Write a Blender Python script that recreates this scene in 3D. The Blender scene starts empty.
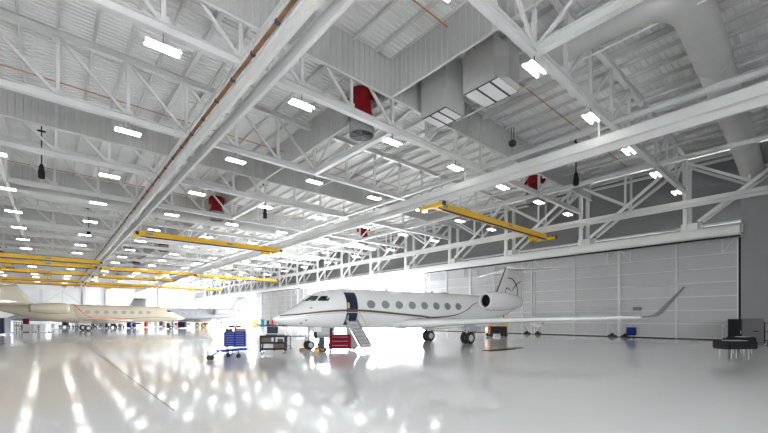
import bpy, math, random
from mathutils import Vector
random.seed(7)
PI = math.pi
SC = bpy.context.scene
COL = SC.collection

# ------------------------------------------------------------------ materials
MATS = {}
def mat(name, color, rough=.6, metal=0., var=0., scale=3., bump=0., bscale=40., spec=.5, emit=None, es=0., coat=0.):
    m = bpy.data.materials.new(name); m.use_nodes = True
    nt = m.node_tree; b = nt.nodes['Principled BSDF']
    b.inputs['Base Color'].default_value = (*color, 1)
    b.inputs['Roughness'].default_value = rough
    b.inputs['Metallic'].default_value = metal
    b.inputs['Specular IOR Level'].default_value = spec
    b.inputs['Coat Weight'].default_value = coat
    if emit:
        b.inputs['Emission Color'].default_value = (*emit, 1)
        b.inputs['Emission Strength'].default_value = es
    tc = nt.nodes.new('ShaderNodeTexCoord')
    if var:
        n = nt.nodes.new('ShaderNodeTexNoise'); n.inputs['Scale'].default_value = scale
        n.inputs['Detail'].default_value = 3
        r = nt.nodes.new('ShaderNodeValToRGB')
        r.color_ramp.elements[0].position = .3; r.color_ramp.elements[1].position = .7
        r.color_ramp.elements[0].color = (*[max(0, c*(1-var)) for c in color], 1)
        r.color_ramp.elements[1].color = (*[min(1, c*(1+var)) for c in color], 1)
        nt.links.new(tc.outputs['Object'], n.inputs['Vector'])
        nt.links.new(n.outputs['Fac'], r.inputs['Fac'])
        nt.links.new(r.outputs['Color'], b.inputs['Base Color'])
    if bump:
        n2 = nt.nodes.new('ShaderNodeTexNoise'); n2.inputs['Scale'].default_value = bscale
        bp = nt.nodes.new('ShaderNodeBump'); bp.inputs['Strength'].default_value = bump
        bp.inputs['Distance'].default_value = .01
        nt.links.new(tc.outputs['Object'], n2.inputs['Vector'])
        nt.links.new(n2.outputs['Fac'], bp.inputs['Height'])
        nt.links.new(bp.outputs['Normal'], b.inputs['Normal'])
    MATS[name] = m
    return m
G = lambda v: (v, v, v*.985)
steel = mat('painted_steel', G(.64), .5, var=.05, scale=.6)
whitesteel = mat('white_steel', G(.82), .5, var=.03, scale=.6)
deckm = mat('deck_white', G(.80), .55, var=.05, scale=.4)
curt = mat('curtain_grey', G(.48), .6, var=.04, scale=.5)
wallm = mat('wall_panel', (.78, .78, .785), .55, var=.04, scale=.25)
doorm = mat('door_skin', (.60, .60, .61), .5, var=.04, scale=.25)
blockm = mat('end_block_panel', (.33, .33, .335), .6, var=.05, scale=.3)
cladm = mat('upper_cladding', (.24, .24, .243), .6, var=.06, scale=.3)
ductm = mat('duct_metal', G(.52), .4, metal=.15, var=.05, scale=.8)
yellow = mat('crane_yellow', (.80, .47, .01), .45, var=.04, scale=1)
red = mat('fan_red', (.22, .005, .010), .6, spec=.2)
redbright = mat('bright_red', (.62, .02, .02), .45)
crimson = mat('crimson', (.17, .005, .018), .75, var=.05, spec=.12)
black = mat('black_paint', (.014, .014, .016), .65, spec=.25)
rubber = mat('rubber', (.02, .02, .021), .75)
darkg = mat('dark_grey', (.06, .06, .064), .6, spec=.3)
midg = mat('mid_grey', (.27, .27, .275), .5)
lightg = mat('light_grey', (.52, .52, .53), .5)
whitem = mat('white_plastic', (.82, .82, .82), .4)
blue = mat('tool_blue', (.008, .028, .24), .6, var=.05, spec=.25)
cabm = mat('cabinet_grey', (.15, .15, .155), .55)
skyblue = mat('sky_blue', (.10, .25, .62), .4)
navy = mat('navy', (.012, .016, .05), .5)
teal = mat('teal', (.0, .22, .28), .5)
green = mat('dark_green', (.03, .12, .09), .5)
tanm = mat('cardboard_tan', (.48, .33, .16), .7, var=.1)
brown = mat('brown', (.10, .065, .035), .6)
orange = mat('pipe_orange', (.46, .19, .08), .5)
busbar = mat('busbar_orange', (.26, .12, .06), .5, var=.25, scale=1.5)
chrome = mat('chrome', (.75, .75, .76), .2, metal=1)
alu = mat('aluminium', (.6, .6, .61), .35, metal=.6)
lampm = mat('lamp_tube', (1, 1, 1), .5, emit=(1, .985, .95), es=5.)
screen = mat('laptop_screen', (.03, .035, .06), .2)
matmat = mat('floor_mat', (.05, .045, .042), .8)
acwhite = mat('aircraft_white', (.83, .83, .83), .16, coat=.6, spec=.5)
actan = mat('aircraft_cream', (.52, .46, .36), .2, coat=.5)
acsilver = mat('aircraft_silver', (.34, .35, .37), .2, coat=.5)
strbr = mat('stripe_brown', (.12, .075, .05), .3)
strbk = mat('stripe_black', (.02, .016, .014), .3)
strred = mat('stripe_red', (.5, .03, .03), .4)
glassm = mat('window_glass', (.30, .31, .32), .12, spec=.8)
cockpit = mat('cockpit_glass', (.02, .025, .035), .06, spec=1.)
fanblack = mat('intake_black', (.006, .006, .007), .6)
goldm = mat('brass', (.7, .5, .25), .35)
primer = mat('primer_brown', (.18, .12, .07), .7)
jointm = mat('joint_filler', (.20, .20, .20), .7)
apronm = mat('apron_concrete', (.62, .62, .61), .8, var=.06, scale=.1)

def floor_material():
    m = bpy.data.materials.new('epoxy_floor'); m.use_nodes = True
    nt = m.node_tree; b = nt.nodes['Principled BSDF']; L = nt.links.new
    tc = nt.nodes.new('ShaderNodeTexCoord')
    n = nt.nodes.new('ShaderNodeTexNoise'); n.inputs['Scale'].default_value = .12; n.inputs['Detail'].default_value = 5
    L(tc.outputs['Object'], n.inputs['Vector'])
    r = nt.nodes.new('ShaderNodeValToRGB')
    r.color_ramp.elements[0].position = .3; r.color_ramp.elements[1].position = .72
    r.color_ramp.elements[0].color = (.84, .835, .83, 1); r.color_ramp.elements[1].color = (.88, .875, .875, 1)
    L(n.outputs['Fac'], r.inputs['Fac']); L(r.outputs['Color'], b.inputs['Base Color'])
    n2 = nt.nodes.new('ShaderNodeTexNoise'); n2.inputs['Scale'].default_value = .8; n2.inputs['Detail'].default_value = 4
    L(tc.outputs['Object'], n2.inputs['Vector'])
    mr = nt.nodes.new('ShaderNodeMapRange'); mr.inputs['To Min'].default_value = .06; mr.inputs['To Max'].default_value = .10
    L(n2.outputs['Fac'], mr.inputs['Value']); L(mr.outputs['Result'], b.inputs['Roughness'])
    n3 = nt.nodes.new('ShaderNodeTexNoise'); n3.inputs['Scale'].default_value = 1.2; n3.inputs['Detail'].default_value = 2
    L(tc.outputs['Object'], n3.inputs['Vector'])
    bp = nt.nodes.new('ShaderNodeBump'); bp.inputs['Strength'].default_value = .05; bp.inputs['Distance'].default_value = .01
    L(n3.outputs['Fac'], bp.inputs['Height']); L(bp.outputs['Normal'], b.inputs['Normal'])
    b.inputs['IOR'].default_value = 1.55
    b.inputs['Specular IOR Level'].default_value = .6
    return m
floorm = floor_material()

# ------------------------------------------------------------------ mesh builder
class MB:
    def __init__(s): s.v = []; s.f = []
    def add(s, vs, fs):
        n = len(s.v); s.v += [tuple(v) for v in vs]; s.f += [tuple(i+n for i in f) for f in fs]; return s
    def box(s, a, b):
        (x0, y0, z0), (x1, y1, z1) = a, b
        return s.add([(x0,y0,z0),(x1,y0,z0),(x1,y1,z0),(x0,y1,z0),(x0,y0,z1),(x1,y0,z1),(x1,y1,z1),(x0,y1,z1)],
                     [(0,3,2,1),(4,5,6,7),(0,1,5,4),(1,2,6,5),(2,3,7,6),(3,0,4,7)])
    def cbox(s, c, d, bev=0.):
        h = [q/2 for q in d]
        if not bev: return s.box([c[i]-h[i] for i in range(3)], [c[i]+h[i] for i in range(3)])
        # box chamfered on its vertical and horizontal edges: octagonal rings
        def ring(z, e):
            x, y = h[0]-e, h[1]-e
            return [(c[0]-x+bev, c[1]-y, z), (c[0]+x-bev, c[1]-y, z), (c[0]+x, c[1]-y+bev, z), (c[0]+x, c[1]+y-bev, z),
                    (c[0]+x-bev, c[1]+y, z), (c[0]-x+bev, c[1]+y, z), (c[0]-x, c[1]+y-bev, z), (c[0]-x, c[1]-y+bev, z)]
        return s.loft([ring(c[2]-h[2], bev), ring(c[2]-h[2]+bev, 0), ring(c[2]+h[2]-bev, 0), ring(c[2]+h[2], bev)])
    def loft(s, rings, cap=True, closed=True):
        n = len(rings[0]); vs = [p for r in rings for p in r]; fs = []
        for i in range(len(rings)-1):
            for j in range(n if closed else n-1):
                k = (j+1) % n
                fs.append((i*n+j, i*n+k, (i+1)*n+k, (i+1)*n+j))
        if cap:
            fs.append(tuple(range(n))[::-1]); fs.append(tuple((len(rings)-1)*n+j for j in range(n)))
        return s.add(vs, fs)
    def bar(s, p, q, w, h, up=(0, 0, 1)):
        p, q = Vector(p), Vector(q); d = (q-p).normalized(); u = Vector(up)
        sd = d.cross(u)
        if sd.length < 1e-4: sd = d.cross(Vector((1, 0, 0)))
        sd.normalize(); u = sd.cross(d).normalized()
        r = lambda c: [c+sd*w/2*a+u*h/2*b for a, b in ((-1,-1),(1,-1),(1,1),(-1,1))]
        return s.loft([r(p), r(q)])
    def ibeam(s, p, q, w, h, t=.03, tw=.025):
        """I section between p and q, h tall, w wide; p, q on the centre line"""
        p, q = Vector(p), Vector(q); d = (q-p).normalized(); u = Vector((0, 0, 1)); o = u*(h/2-t/2)
        s.bar(p+o, q+o, w, t); s.bar(p-o, q-o, w, t); s.bar(p, q, tw, h-2*t); return s
    def tube(s, pts, r, n=12, cap=True):
        pts = [Vector(p) for p in pts]; rings = []
        ref = None
        for i, p in enumerate(pts):
            a = pts[max(i-1, 0)]; b = pts[min(i+1, len(pts)-1)]; d = (b-a).normalized()
            if ref is None:
                ref = d.cross(Vector((0, 0, 1)))
                if ref.length < 1e-3: ref = d.cross(Vector((1, 0, 0)))
            ref = (ref-d*ref.dot(d)).normalized(); w = d.cross(ref)
            rr = r[i] if isinstance(r, (list, tuple)) else r
            rings.append([p+ref*rr*math.cos(2*PI*k/n)+w*rr*math.sin(2*PI*k/n) for k in range(n)])
        return s.loft(rings, cap)
    def lathe(s, prof, c=(0, 0, 0), axis='z', n=24, cap=False):
        rings = []
        for r, h in prof:
            ring = []
            for k in range(n):
                a = 2*PI*k/n; x, y = r*math.cos(a), r*math.sin(a)
                v = {'z': (x, y, h), 'x': (h, x, y), 'y': (x, h, -y)}[axis]
                ring.append((v[0]+c[0], v[1]+c[1], v[2]+c[2]))
            rings.append(ring)
        return s.loft(rings, cap)
    def prism(s, poly, axis, a, b):
        """2D polygon extruded along an axis: 'x' -> poly in (y,z), 'y' -> (x,z), 'z' -> (x,y)"""
        f = {'x': lambda u, v, t: (t, u, v), 'y': lambda u, v, t: (u, t, v), 'z': lambda u, v, t: (u, v, t)}[axis]
        return s.loft([[f(u, v, a) for u, v in poly], [f(u, v, b) for u, v in poly]])
    def build(s, name, m, parent=None, loc=(0, 0, 0), smooth=False, kind=None):
        me = bpy.data.meshes.new(name); me.from_pydata(s.v, [], s.f); me.validate()
        import bmesh
        bm = bmesh.new(); bm.from_mesh(me); bmesh.ops.recalc_face_normals(bm, faces=bm.faces); bm.to_mesh(me); bm.free()
        if smooth:
            for p in me.polygons: p.use_smooth = True
        me.materials.append(m)
        o = bpy.data.objects.new(name, me); COL.objects.link(o); o.location = loc
        if parent: o.parent = parent
        if kind: o['kind'] = kind
        return o
def autosmooth(o, ang=40):
    me = o.data
    for p in me.polygons: p.use_smooth = True
    try: me.set_sharp_from_angle(angle=math.radians(ang))
    except Exception: pass
    return o
def empty(name, loc=(0, 0, 0), rz=0.):
    o = bpy.data.objects.new(name, None); COL.objects.link(o); o.location = loc; o.rotation_euler = (0, 0, rz)
    o.empty_display_size = .2
    return o
def tag(o, label, cat, group=None, kind=None):
    o['label'] = label; o['category'] = cat
    if group: o['group'] = group
    if kind: o['kind'] = kind
    return o
def copy_tree(o, parent=None):
    c = o.copy(); COL.objects.link(c)
    if parent: c.parent = parent
    for ch in list(o.children): copy_tree(ch, c)
    return c
def struct(o): o['kind'] = 'structure'; return o
ORD = ['nearest', 'second nearest', 'third nearest', 'fourth nearest', 'fifth nearest', 'sixth nearest', 'seventh nearest', 'eighth nearest',
       'ninth nearest', 'tenth nearest', 'eleventh nearest', 'twelfth nearest', 'thirteenth nearest', 'fourteenth nearest',
       'fifteenth nearest', 'sixteenth nearest', 'seventeenth nearest', 'eighteenth nearest', 'nineteenth nearest', 'twentieth nearest']
NTH = ['first', 'second', 'third', 'fourth', 'fifth', 'sixth', 'seventh', 'eighth', 'ninth', 'tenth', 'eleventh', 'twelfth', 'thirteenth',
       'fourteenth', 'fifteenth', 'sixteenth', 'seventeenth', 'eighteenth', 'nineteenth', 'twentieth']
def nth(i):
    if i < 20: return NTH[i]
    tens = ['twenty', 'thirty', 'forty', 'fifty'][(i+1)//10-2]; u = (i+1) % 10
    return tens+'-'+NTH[u-1] if u else {'twenty': 'twentieth', 'thirty': 'thirtieth', 'forty': 'fortieth', 'fifty': 'fiftieth'}[tens]

# ------------------------------------------------------------------ grid of the hall (X across to the side doors, Y down the hall, camera at 0,0,2)
YT = [-.95+8.85*k for k in range(19)]          # truss lines
X0, X1 = -14.7, 42.3
XW = 45.0                                       # plane of the sliding doors
YB = 160.0                                      # back wall
XL, YR = -36., -12.                             # left wall and the wall behind
ZC, ZT, ZD = 13.2, 16.5, 17.2                   # bottom chord, top chord, deck

# ------------------------------------------------------------------ shell
struct(MB().box((XL, YR, -.3), (XW+.6, YB, 0)).build('floor', floorm))
struct(MB().box((XW+.6, YR-60, -.32), (XW+400, YB+200, -.02)).build('floor_outside', apronm))
struct(MB().box((2.0, 9.2, .0005), (2.035, 40., .003)).build('trim_1', jointm))
mb = MB(); pts = []
y = YR; p = .305
while y < YB+1:                                # corrugated roof deck, ribs running across the hall
    pts += [(y, ZD+.055), (y+.17, ZD+.055), (y+.19, ZD), (y+.285, ZD)]; y += p
ring = lambda x: [(x, a, b) for a, b in pts]
mb.loft([ring(XL), ring(XW+1.8)], cap=False, closed=False)
mb.box((XL, YR, ZD+.12), (XW+1.8, YB+1, ZD+.3))
struct(mb.build('ceiling', deckm))

def siding(name, plane, at, a0, a1, z0, z1, m, thick=.12, pitch=1.45, sign=-1, rib=.02):
    """wall of wide horizontal panels with shadow joints; plane 'x' (at = X) or 'y'"""
    mb = MB(); z = z0
    while z < z1-.01:
        zz = min(z+pitch, z1)
        for (za, zb, off) in ((z, zz-.035, 0), (zz-.035, zz, rib*-sign)):
            lo, hi = sorted((at+off, at+thick*(-sign)))
            if plane == 'x': mb.box((lo, a0, za), (hi, a1, zb))
            else: mb.box((a0, lo, za), (a1, hi, zb))
        z = zz
    return struct(mb.build(name, m))
# right-hand side: solid end block nearest the camera, upper cladding the whole length
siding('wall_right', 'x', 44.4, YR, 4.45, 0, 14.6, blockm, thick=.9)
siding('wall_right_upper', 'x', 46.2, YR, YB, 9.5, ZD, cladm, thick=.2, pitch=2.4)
siding('wall_right_back', 'x', 45.6, 150., YB, 0, 9.5, wallm)
siding('wall_back', 'y', YB, XL, XW+1, 0, ZD, wallm, pitch=1.5)
siding('wall_left', 'x', XL, YR, YB, 0, ZD, wallm, sign=1)
siding('wall_rear', 'y', YR, XL, -22, 0, ZD, wallm, sign=1)
siding('wall_rear_upper', 'y', YR, -22, 4, 4.0, ZD, wallm, sign=1)  # low opening left below, added to bring in fill daylight behind the camera
siding('wall_rear_right', 'y', YR, 4, XW+1, 0, ZD, wallm, sign=1)
struct(MB().box((XL-60, YR-300, -.32), (XW, YR-.2, -.02)).build('floor_outside_rear', apronm))
# lip over the end block
MB().box((44.25, YR, 14.5), (46.2, 4.5, 14.68)).build('trim_2', steel, kind='structure')
# header beams above the doors, one in front of the other
def rounded(y0, y1, x0, x1, z0, z1, b=.22):
    poly = [(x0+b, z0), (x1-.02, z0), (x1, z0+.02), (x1, z1-.02), (x1-.02, z1), (x0+b, z1), (x0+b*.3, z1-b*.3), (x0, z1-b), (x0, z0+b), (x0+b*.3, z0+b*.3)]
    return MB().prism(poly, 'y', y0, y1)
o = rounded(4.3, YB, 42.25, 43.0, 8.86, 9.72).build('trim_3', whitesteel); autosmooth(o, 60); struct(o)
struct(rounded(4.3, YB, 44.0, 44.5, 9.35, 10.0, .05).build('trim_4', steel))
struct(MB().box((43.0, 4.3, 8.95), (44.6, YB, 9.05)).build('trim_5', steel))
struct(MB().box((44.6, 4.3, 9.22), (45.9, YB, 9.5)).build('trim_6', black))
struct(MB().box((45.1, 4.3, 0), (45.22, 41.6, .16)).box((45.1, 77.3, 0), (45.22, 108.2, .16)).build('trim_7', rubber))        # dark door-bottom strip added to close the light leak under the leaves
struct(MB().box((42.6, 4.3, 8.70), (42.72, 41.6, 8.87)).box((42.6, 77.3, 8.70), (42.72, 108.2, 8.87)).build('trim_10', rubber))  # dark strip put in for the black, shaded gap under the header
mb = MB()
struct(MB().box((44.62, 4.47, 0), (44.8, 4.62, 9.2)).build('trim_8', black))  # black strip drawing the shadow in the gap beside the end block

# little orange clamps along the header
ys = [5.0+3.05*k for k in range(13)]
for i, y in enumerate(ys):
    o = MB().box((42.3, y-.06, 8.78), (42.4, y+.06, 8.87)).build('door_guide', yellow)
    tag(o, 'small yellow block under the door header, %s from the grey end wall' % NTH[i], 'door guide', 'yellow guide blocks along the door header')

# ------------------------------------------------------------------ sliding door leaves
GZ = [1.45, 2.72, 3.98, 5.24, 6.5, 7.76]
def door_leaf(i, y0, y1, seams, x=XW):
    d = empty('door_%d' % i, (x, y0, 0)); d['kind'] = 'structure'
    w = y1-y0
    mb = MB(); z = .08                                    # ribbed skin behind the frame
    while z < 9.1:
        mb.box((.16, 0, z), (.2, w, min(z+.30, 9.15))); z += .315
    mb.box((.19, 0, .08), (.22, w, 9.15))
    mb.build('panel', doorm, d)
    for z in GZ+[.16, 9.1]:
        g = MB(); g.box((.0, 0, z-.05), (.16, w, z+.05)); g.box((-.03, 0, z-.05), (.0, w, z-.035)); g.build('girt', wallm, d)
    for s in [.06]+seams+[w-.06]:
        e = s in (.06, w-.06)
        MB().box((-.06 if e else -.04, s-.06, .06), (.16, s+.06, 9.15)).build('post', whitesteel if e else wallm, d)
    for s, sg in ((.12, 1), (w-.12, -1)):                 # corner bays: short post, diagonal brace, wheel
        for z0, z1 in ((.1, 1.4), (7.8, 9.05)):
            t = MB(); t.box((-.04, s+sg*.95-.04, z0), (.1, s+sg*.95+.04, z1)); t.build('corner_post', wallm, d)
            if z0 < 1: p, q = (0, s+sg*.1, z0+.1), (0, s+sg*.9, z1)
            else: p, q = (0, s+sg*.1, z1-.05), (0, s+sg*.9, z0)
            MB().bar(p, q, .07, .07).build('brace', wallm, d)
        wh = MB().lathe([(0, -.05), (.17, -.05), (.2, -.03), (.2, .03), (.17, .05), (0, .05)], (-.1, s+sg*.5, .2), 'x', 20)
        wh.build('wheel', rubber, d, smooth=False)
        MB().box((-.05, s+sg*.5-.42, .09), (.1, s+sg*.5+.42, .22)).build('wheel_housing', darkg, d)
    return d
door_leaf(1, 4.65, 13.92, [4.4])
door_leaf(2, 13.925, 23.36, [4.55])
door_leaf(3, 23.52, 32.8, [1.35, 5.4])
door_leaf(4, 32.805, 41.6, [4.3])
struct(MB().box((45.18, 23.1, .05), (45.26, 23.9, 9.2)).build('trim_9', rubber))  # dark backing added behind the leaf joint to close a light leak
door_leaf(5, 89.55, 98.9, [4.6])
door_leaf(6, 98.905, 108.2, [4.6], XW)
# frame between the two open doorways (tall trussed leaves seen edge-on)
for i, (ya, yb) in enumerate(((77.3, 83.2), (83.205, 89.545))):
    door_leaf(7+i, ya, yb, [(yb-ya)/2])

# ------------------------------------------------------------------ end wall: columns, girts, braces and doors
xs_bw = [-14.0, -8.0, 8.5, 14.5, 30.0, 37.5]
for i, x in enumerate(xs_bw):
    o = MB().ibeam((x, YB-.8, ZC), (x, YB-.8, 0), .5, .5).v and None
    mb = MB(); mb.box((x-.3, YB-.9, 0), (x+.3, YB-.82, ZC)); mb.box((x-.3, YB-.3, 0), (x+.3, YB-.22, ZC)); mb.box((x-.04, YB-.82, 0), (x+.04, YB-.3, ZC))
    tag(mb.build('wall_column', steel), 'pale grey steel column against the far end wall, %s from the left' % NTH[i], 'column', 'columns along the far end wall')
for i, (xa, xb) in enumerate(((-13.4, -2.2), (-2.0, 8.0), (15., 22.3), (22.5, 29.6))):
    d = empty('door_%d' % (11+i), (xa, YB-.35, 0)); d['kind'] = 'structure'
    w = xb-xa; mb = MB(); z = .05
    while z < 10.8: mb.box((0, .05, z), (w, .1, z+.48)); z += .5
    mb.build('panel', wallm, d)
    for z in (2.2, 4.4, 6.6, 8.8, 10.8): MB().box((0, -.08, z-.07), (w, .05, z+.07)).build('girt', wallm, d)
    for s in (.1, w/2, w-.1): MB().box((s-.1, -.1, 0), (s+.1, .05, 10.9)).build('post', steel, d)
    if i < 2:
        MB().bar((.3, -.12, 6.6), (w/2, -.12, 10.6), .2, .2).build('brace', steel, d)
        MB().bar((w/2, -.12, 10.6), (w-.3, -.12, 6.6), .2, .2).build('brace', steel, d)

# ------------------------------------------------------------------ roof trusses across the hall
def make_truss():
    t = empty('roof_truss', (0, 0, 0))
    MB().ibeam((X0, 0, ZC), (X1, 0, ZC), .30, .40, .035).build('bottom_chord', steel, t)
    MB().ibeam((X0, 0, ZT), (X1, 0, ZT), .30, .40, .035).build('top_chord', steel, t)
    n = int(round((X1-X0)/3))
    for i in range(n+1):
        x = X0+3*i
        w = .17 if (i % 2 == 0) else .15
        mb = MB().bar((x, 0, ZC+.2), (x, 0, ZT-.2), w, w, (0, 1, 0))
        mb.box((x-.22, -.02, ZC+.15), (x+.22, .02, ZC+.5)); mb.box((x-.22, -.02, ZT-.5), (x+.22, .02, ZT-.15))
        mb.build('vertical', steel, t)
        if i < n:
            if x < 15.2-.1: p, q = (x+.12, 0, ZT-.25), (x+3-.12, 0, ZC+.25)
            else: p, q = (x+.12, 0, ZC+.25), (x+3-.12, 0, ZT-.25)
            MB().bar(p, q, .13, .14).build('diagonal', steel, t)
    return t
truss0 = make_truss()
for k, y in enumerate(YT):
    t = truss0 if k == 0 else copy_tree(truss0)
    t.location = (0, y, 0)
    if k == 0: lab = 'light grey steel roof truss spanning the hall just above the camera'
    else: lab = 'light grey steel roof truss crossing the hall, %s in front of the camera' % ORD[k-1]
    tag(t, lab, 'roof truss', 'roof trusses crossing the hall')

# ------------------------------------------------------------------ purlins and long girders down the hall
i = 0
x = 43.8; cnt = 0
while x > -15:
    heavy = abs((x-6.3) % 9) < .1 or abs((x-6.3) % 9-9) < .1
    h, w = (.42, .26) if heavy else (.24, .12)
    mb = MB().ibeam((x, YR, ZD-h/2), (x, YB, ZD-h/2), w, h, .02, .02)
    tag(mb.build('roof_purlin', steel), 'light grey roof purlin under the deck, %s from the right hand wall' % nth(cnt), 'roof beam', 'roof purlins under the deck')
    x -= 1.5; cnt += 1
for i, x in enumerate((33.3, 24.3, 15.3, 6.3, -2.7)):
    wide = x == 15.3
    t = empty('long_girder', (x, 0, 0))
    if not wide: MB().ibeam((0, YR+.5, ZC-.02), (0, YB-1, ZC-.02), .22, .3, .03).build('tie_beam', steel, t)
    else:
        for k in range(0, len(YT)-1, 2):
            MB().ibeam((0, YT[k]+.1, ZC-.02), (0, YT[k+1]-.1, ZC-.02), .34, .40, .035).build('tie_beam', steel, t)
            ya, ym, yb = YT[k], YT[k]+4.42, YT[k+1]
            MB().bar((0, ya+.25, ZC+.2), (0, ym, ZT), .12, .12).build('diagonal', steel, t)
            MB().bar((0, ym, ZT), (0, yb-.25, ZC+.2), .12, .12).build('diagonal', steel, t)
    tag(t, 'light grey long girder between roof trusses down the hall, %s from right wall' % NTH[i], 'girder', 'long girders tying the roof trusses')

# thin white bracing rods under the deck and pipes
for i, (x, z) in enumerate(((28.6, 15.9), (21.1, 15.6), (37.6, 15.8))):
    tag(MB().tube([(x, YR, z), (x, YB, z)], .05, 8).build('sprinkler_pipe', whitesteel),
        'thin white sprinkler pipe running down the hall under the roof, %s from the right wall' % ['second', 'third', 'first'][i], 'pipe', 'white sprinkler pipes')
for i, (y, z, xa, xb) in enumerate(((12.3, 16.6, -14, 42), (30, 16.1, -14, 42), (47.9, 16.1, -14, 42), (17.15, 13.5, -14, 6.0))):
    mb = MB().tube([(xa, y, z), (xb, y, z)], .036, 8)
    tag(mb.build('sprinkler_pipe', orange), ['thin orange sprinkler pipe crossing under the deck, nearest the camera', 'thin orange sprinkler pipe crossing behind the third roof truss',
        'thin orange sprinkler pipe crossing behind the fifth roof truss', 'thin orange sprinkler pipe lying along a truss bottom chord'][i], 'pipe', 'orange sprinkler pipes')

# ------------------------------------------------------------------ draft curtains (ribbed sheet hung from the roof)
def curtain(name, label, axis, at, a0, a1, z0=14.86, z1=ZD, side=.0):
    mb = MB(); pts = []; a = a0
    while a < a1:
        for da, off in ((0, .02), (.22, .02), (.25, -.02), (.33, -.02), (.36, .02)):
            if a+da <= a1: pts.append((a+da, off))
        a += .37
    f = (lambda u, o, z: (u, at+o, z)) if axis == 'x' else (lambda u, o, z: (at+o, u, z))
    n = len(pts)
    r0 = [f(u, o, z0) for u, o in pts]+[f(u, o-.012, z0) for u, o in pts[::-1]]
    r1 = [f(u, o, z1) for u, o in pts]+[f(u, o-.012, z1) for u, o in pts[::-1]]
    mb.loft([r0, r1], cap=False)
    t = empty(name, f(a0, 0, z0)); o = mb.build('ribbed_sheet', curt, t); o.location = -Vector(t.location)
    tb = MB(); tb.box(f(a0, -.05, z0-.04), f(a1, .05, z0+.05)); tb.box(f(a0, -.05, z1-.12), f(a1, .05, z1-.02))
    o = tb.build('edge_channel', steel, t); o.location = -Vector(t.location)
    tag(t, label, 'draft curtain', 'ribbed draft curtains under the roof')
cy = [YT[2], YT[4], YT[6], YT[8], YT[11], YT[14]]
for i, y in enumerate(cy):
    curtain('draft_curtain', 'grey ribbed draft curtain crossing the hall on a roof truss, %s to the camera' % ORD[i], 'x', y-.24, -14.6, 44.8)
curtain('draft_curtain', 'long grey ribbed draft curtain running down the middle of the hall', 'y', 15.0, YR, YB-1, 14.86)

# ------------------------------------------------------------------ crane runways
def runway(x, zb, zt, label, style):
    t = empty('crane_runway', (x, 0, zb))
    y0, y1 = YR+.3, YB-1.5
    h = zt-zb
    if style == 'pair':
        MB().ibeam((0, y0, h/2), (0, y1, h/2), .16, h, .03, .03).build('runway_beam', steel, t)
    else:
        mb = MB().ibeam((0, y0, h*.72), (0, y1, h*.72), .36, h*.56, .03, .28); mb.build('runway_beam', steel, t)
        MB().ibeam((0, y0, h*.22), (0, y1, h*.22), .16, h*.44, .03, .03).build('track', steel, t)
    for y in YT:
        if style != 'side':
            MB().box((-.02, y-.05, h), (.02, y+.05, ZC-.2-zb)).build('hanger', steel, t)
        else:
            MB().box((.1, y-.12, h*.3), (1.8, y+.12, h*.75)).build('bracket', steel, t)
    tag(t, label, 'crane runway', 'crane runway beams')
runway(6.02, 11.4, 12.0, 'grey crane runway beam beside the orange conductor bar, left one of the pair', 'pair')
runway(6.72, 11.4, 12.0, 'grey crane runway beam, right one of the close pair', 'pair')
runway(22.4, 10.85, 11.78, 'heavy white crane runway beam running down the hall above the white jet', 'mid')
runway(41.2, 11.45, 12.1, 'white crane runway beam fixed along the wall above the side doors', 'side')
runway(-10.2, 10.9, 11.6, 'grey crane runway beam at the far left of the hall', 'mid')
# cross ties between the pair
mb = MB(); k = 0
t = empty('conductor_bar', (5.86, 0, 12.05))
MB().box((-.09, YR+.3, 0), (.04, YB-2, .08)).build('bar', busbar, t)
for k in range(70): MB().box((-.11, YR+1+2.1*k, -.03), (.06, YR+1.14+2.1*k, .10)).build('clamp', darkg, t)
tag(t, 'orange brown conductor bar with dark clamps lying along the paired crane runway', 'conductor bar')
t = empty('runway_ties', (6.37, 0, 12.0))
for k in range(60): MB().box((-.265, YR+1.5+2.95*k, -.12), (.265, YR+1.9+2.95*k, -.02)).build('tie_plate', steel, t)
for k in range(19): MB().box((-.2, YT[k]-3.3, -.3), (-.05, YT[k]-2.6, -.12)).build('junction_box', midg, t)
tag(t, 'row of small tie plates bridging the two close crane runway beams', 'tie plates')

# ------------------------------------------------------------------ side wall truss (front and back plane) above the doors
def side_truss(x, zlo, label, m, full=True):
    t = empty('side_wall_truss', (x, 0, zlo))
    L = lambda z: z-zlo
    MB().box((-.15, 4.6, L(ZT-.3)), (.15, YB-1, L(ZT))).build('top_chord', m, t)
    for k in range(1, 19):
        y = YT[k]
        if y > YB-2: break
        MB().box((-.16, y-.15, L(zlo)), (.16, y+.15, L(ZT))).build('column', m, t)
        MB().box((-.06, y-.85, 0), (.06, y+.3, .62)).build('gusset', m, t)
        ya, yb = y+0.0, YT[k-1]
        ym = y-4.3; zm = 13.0
        MB().bar((0, y-.9, .7), (0, yb+.3, L(ZT-.3)), .18, .24, (0, 0, 1)).build('diagonal', m, t)
        MB().bar((0, y-.2, L(15.7)), (0, ym, L(zm)), .14, .2).build('sub_diagonal', m, t)
        MB().bar((0, ym+.15, L(zm)), (0, ym+.15, L(ZT-.3)), .14, .16, (0, 1, 0)).build('hanger', m, t)
    tag(t, label, 'wall truss', 'side wall trusses')
side_truss(42.5, 9.7, 'deep white truss above the side doors, the one nearer the hall', whitesteel)
side_truss(44.3, 10.0, 'deep grey truss above the side doors, behind the white one against the cladding', steel)
for i, (z, x) in enumerate(((15.7, 43.9), (12.9, 45.4), (10.6, 45.9))):
    tag(MB().box((x-.1, 4.6, z-.1), (x+.1, YB-1, z+.1)).build('wall_rail', steel), 'grey horizontal rail on the dark cladding above the side doors, %s' % ['topmost', 'middle one', 'lowest'][i], 'rail', 'horizontal rails above the side doors')

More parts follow.
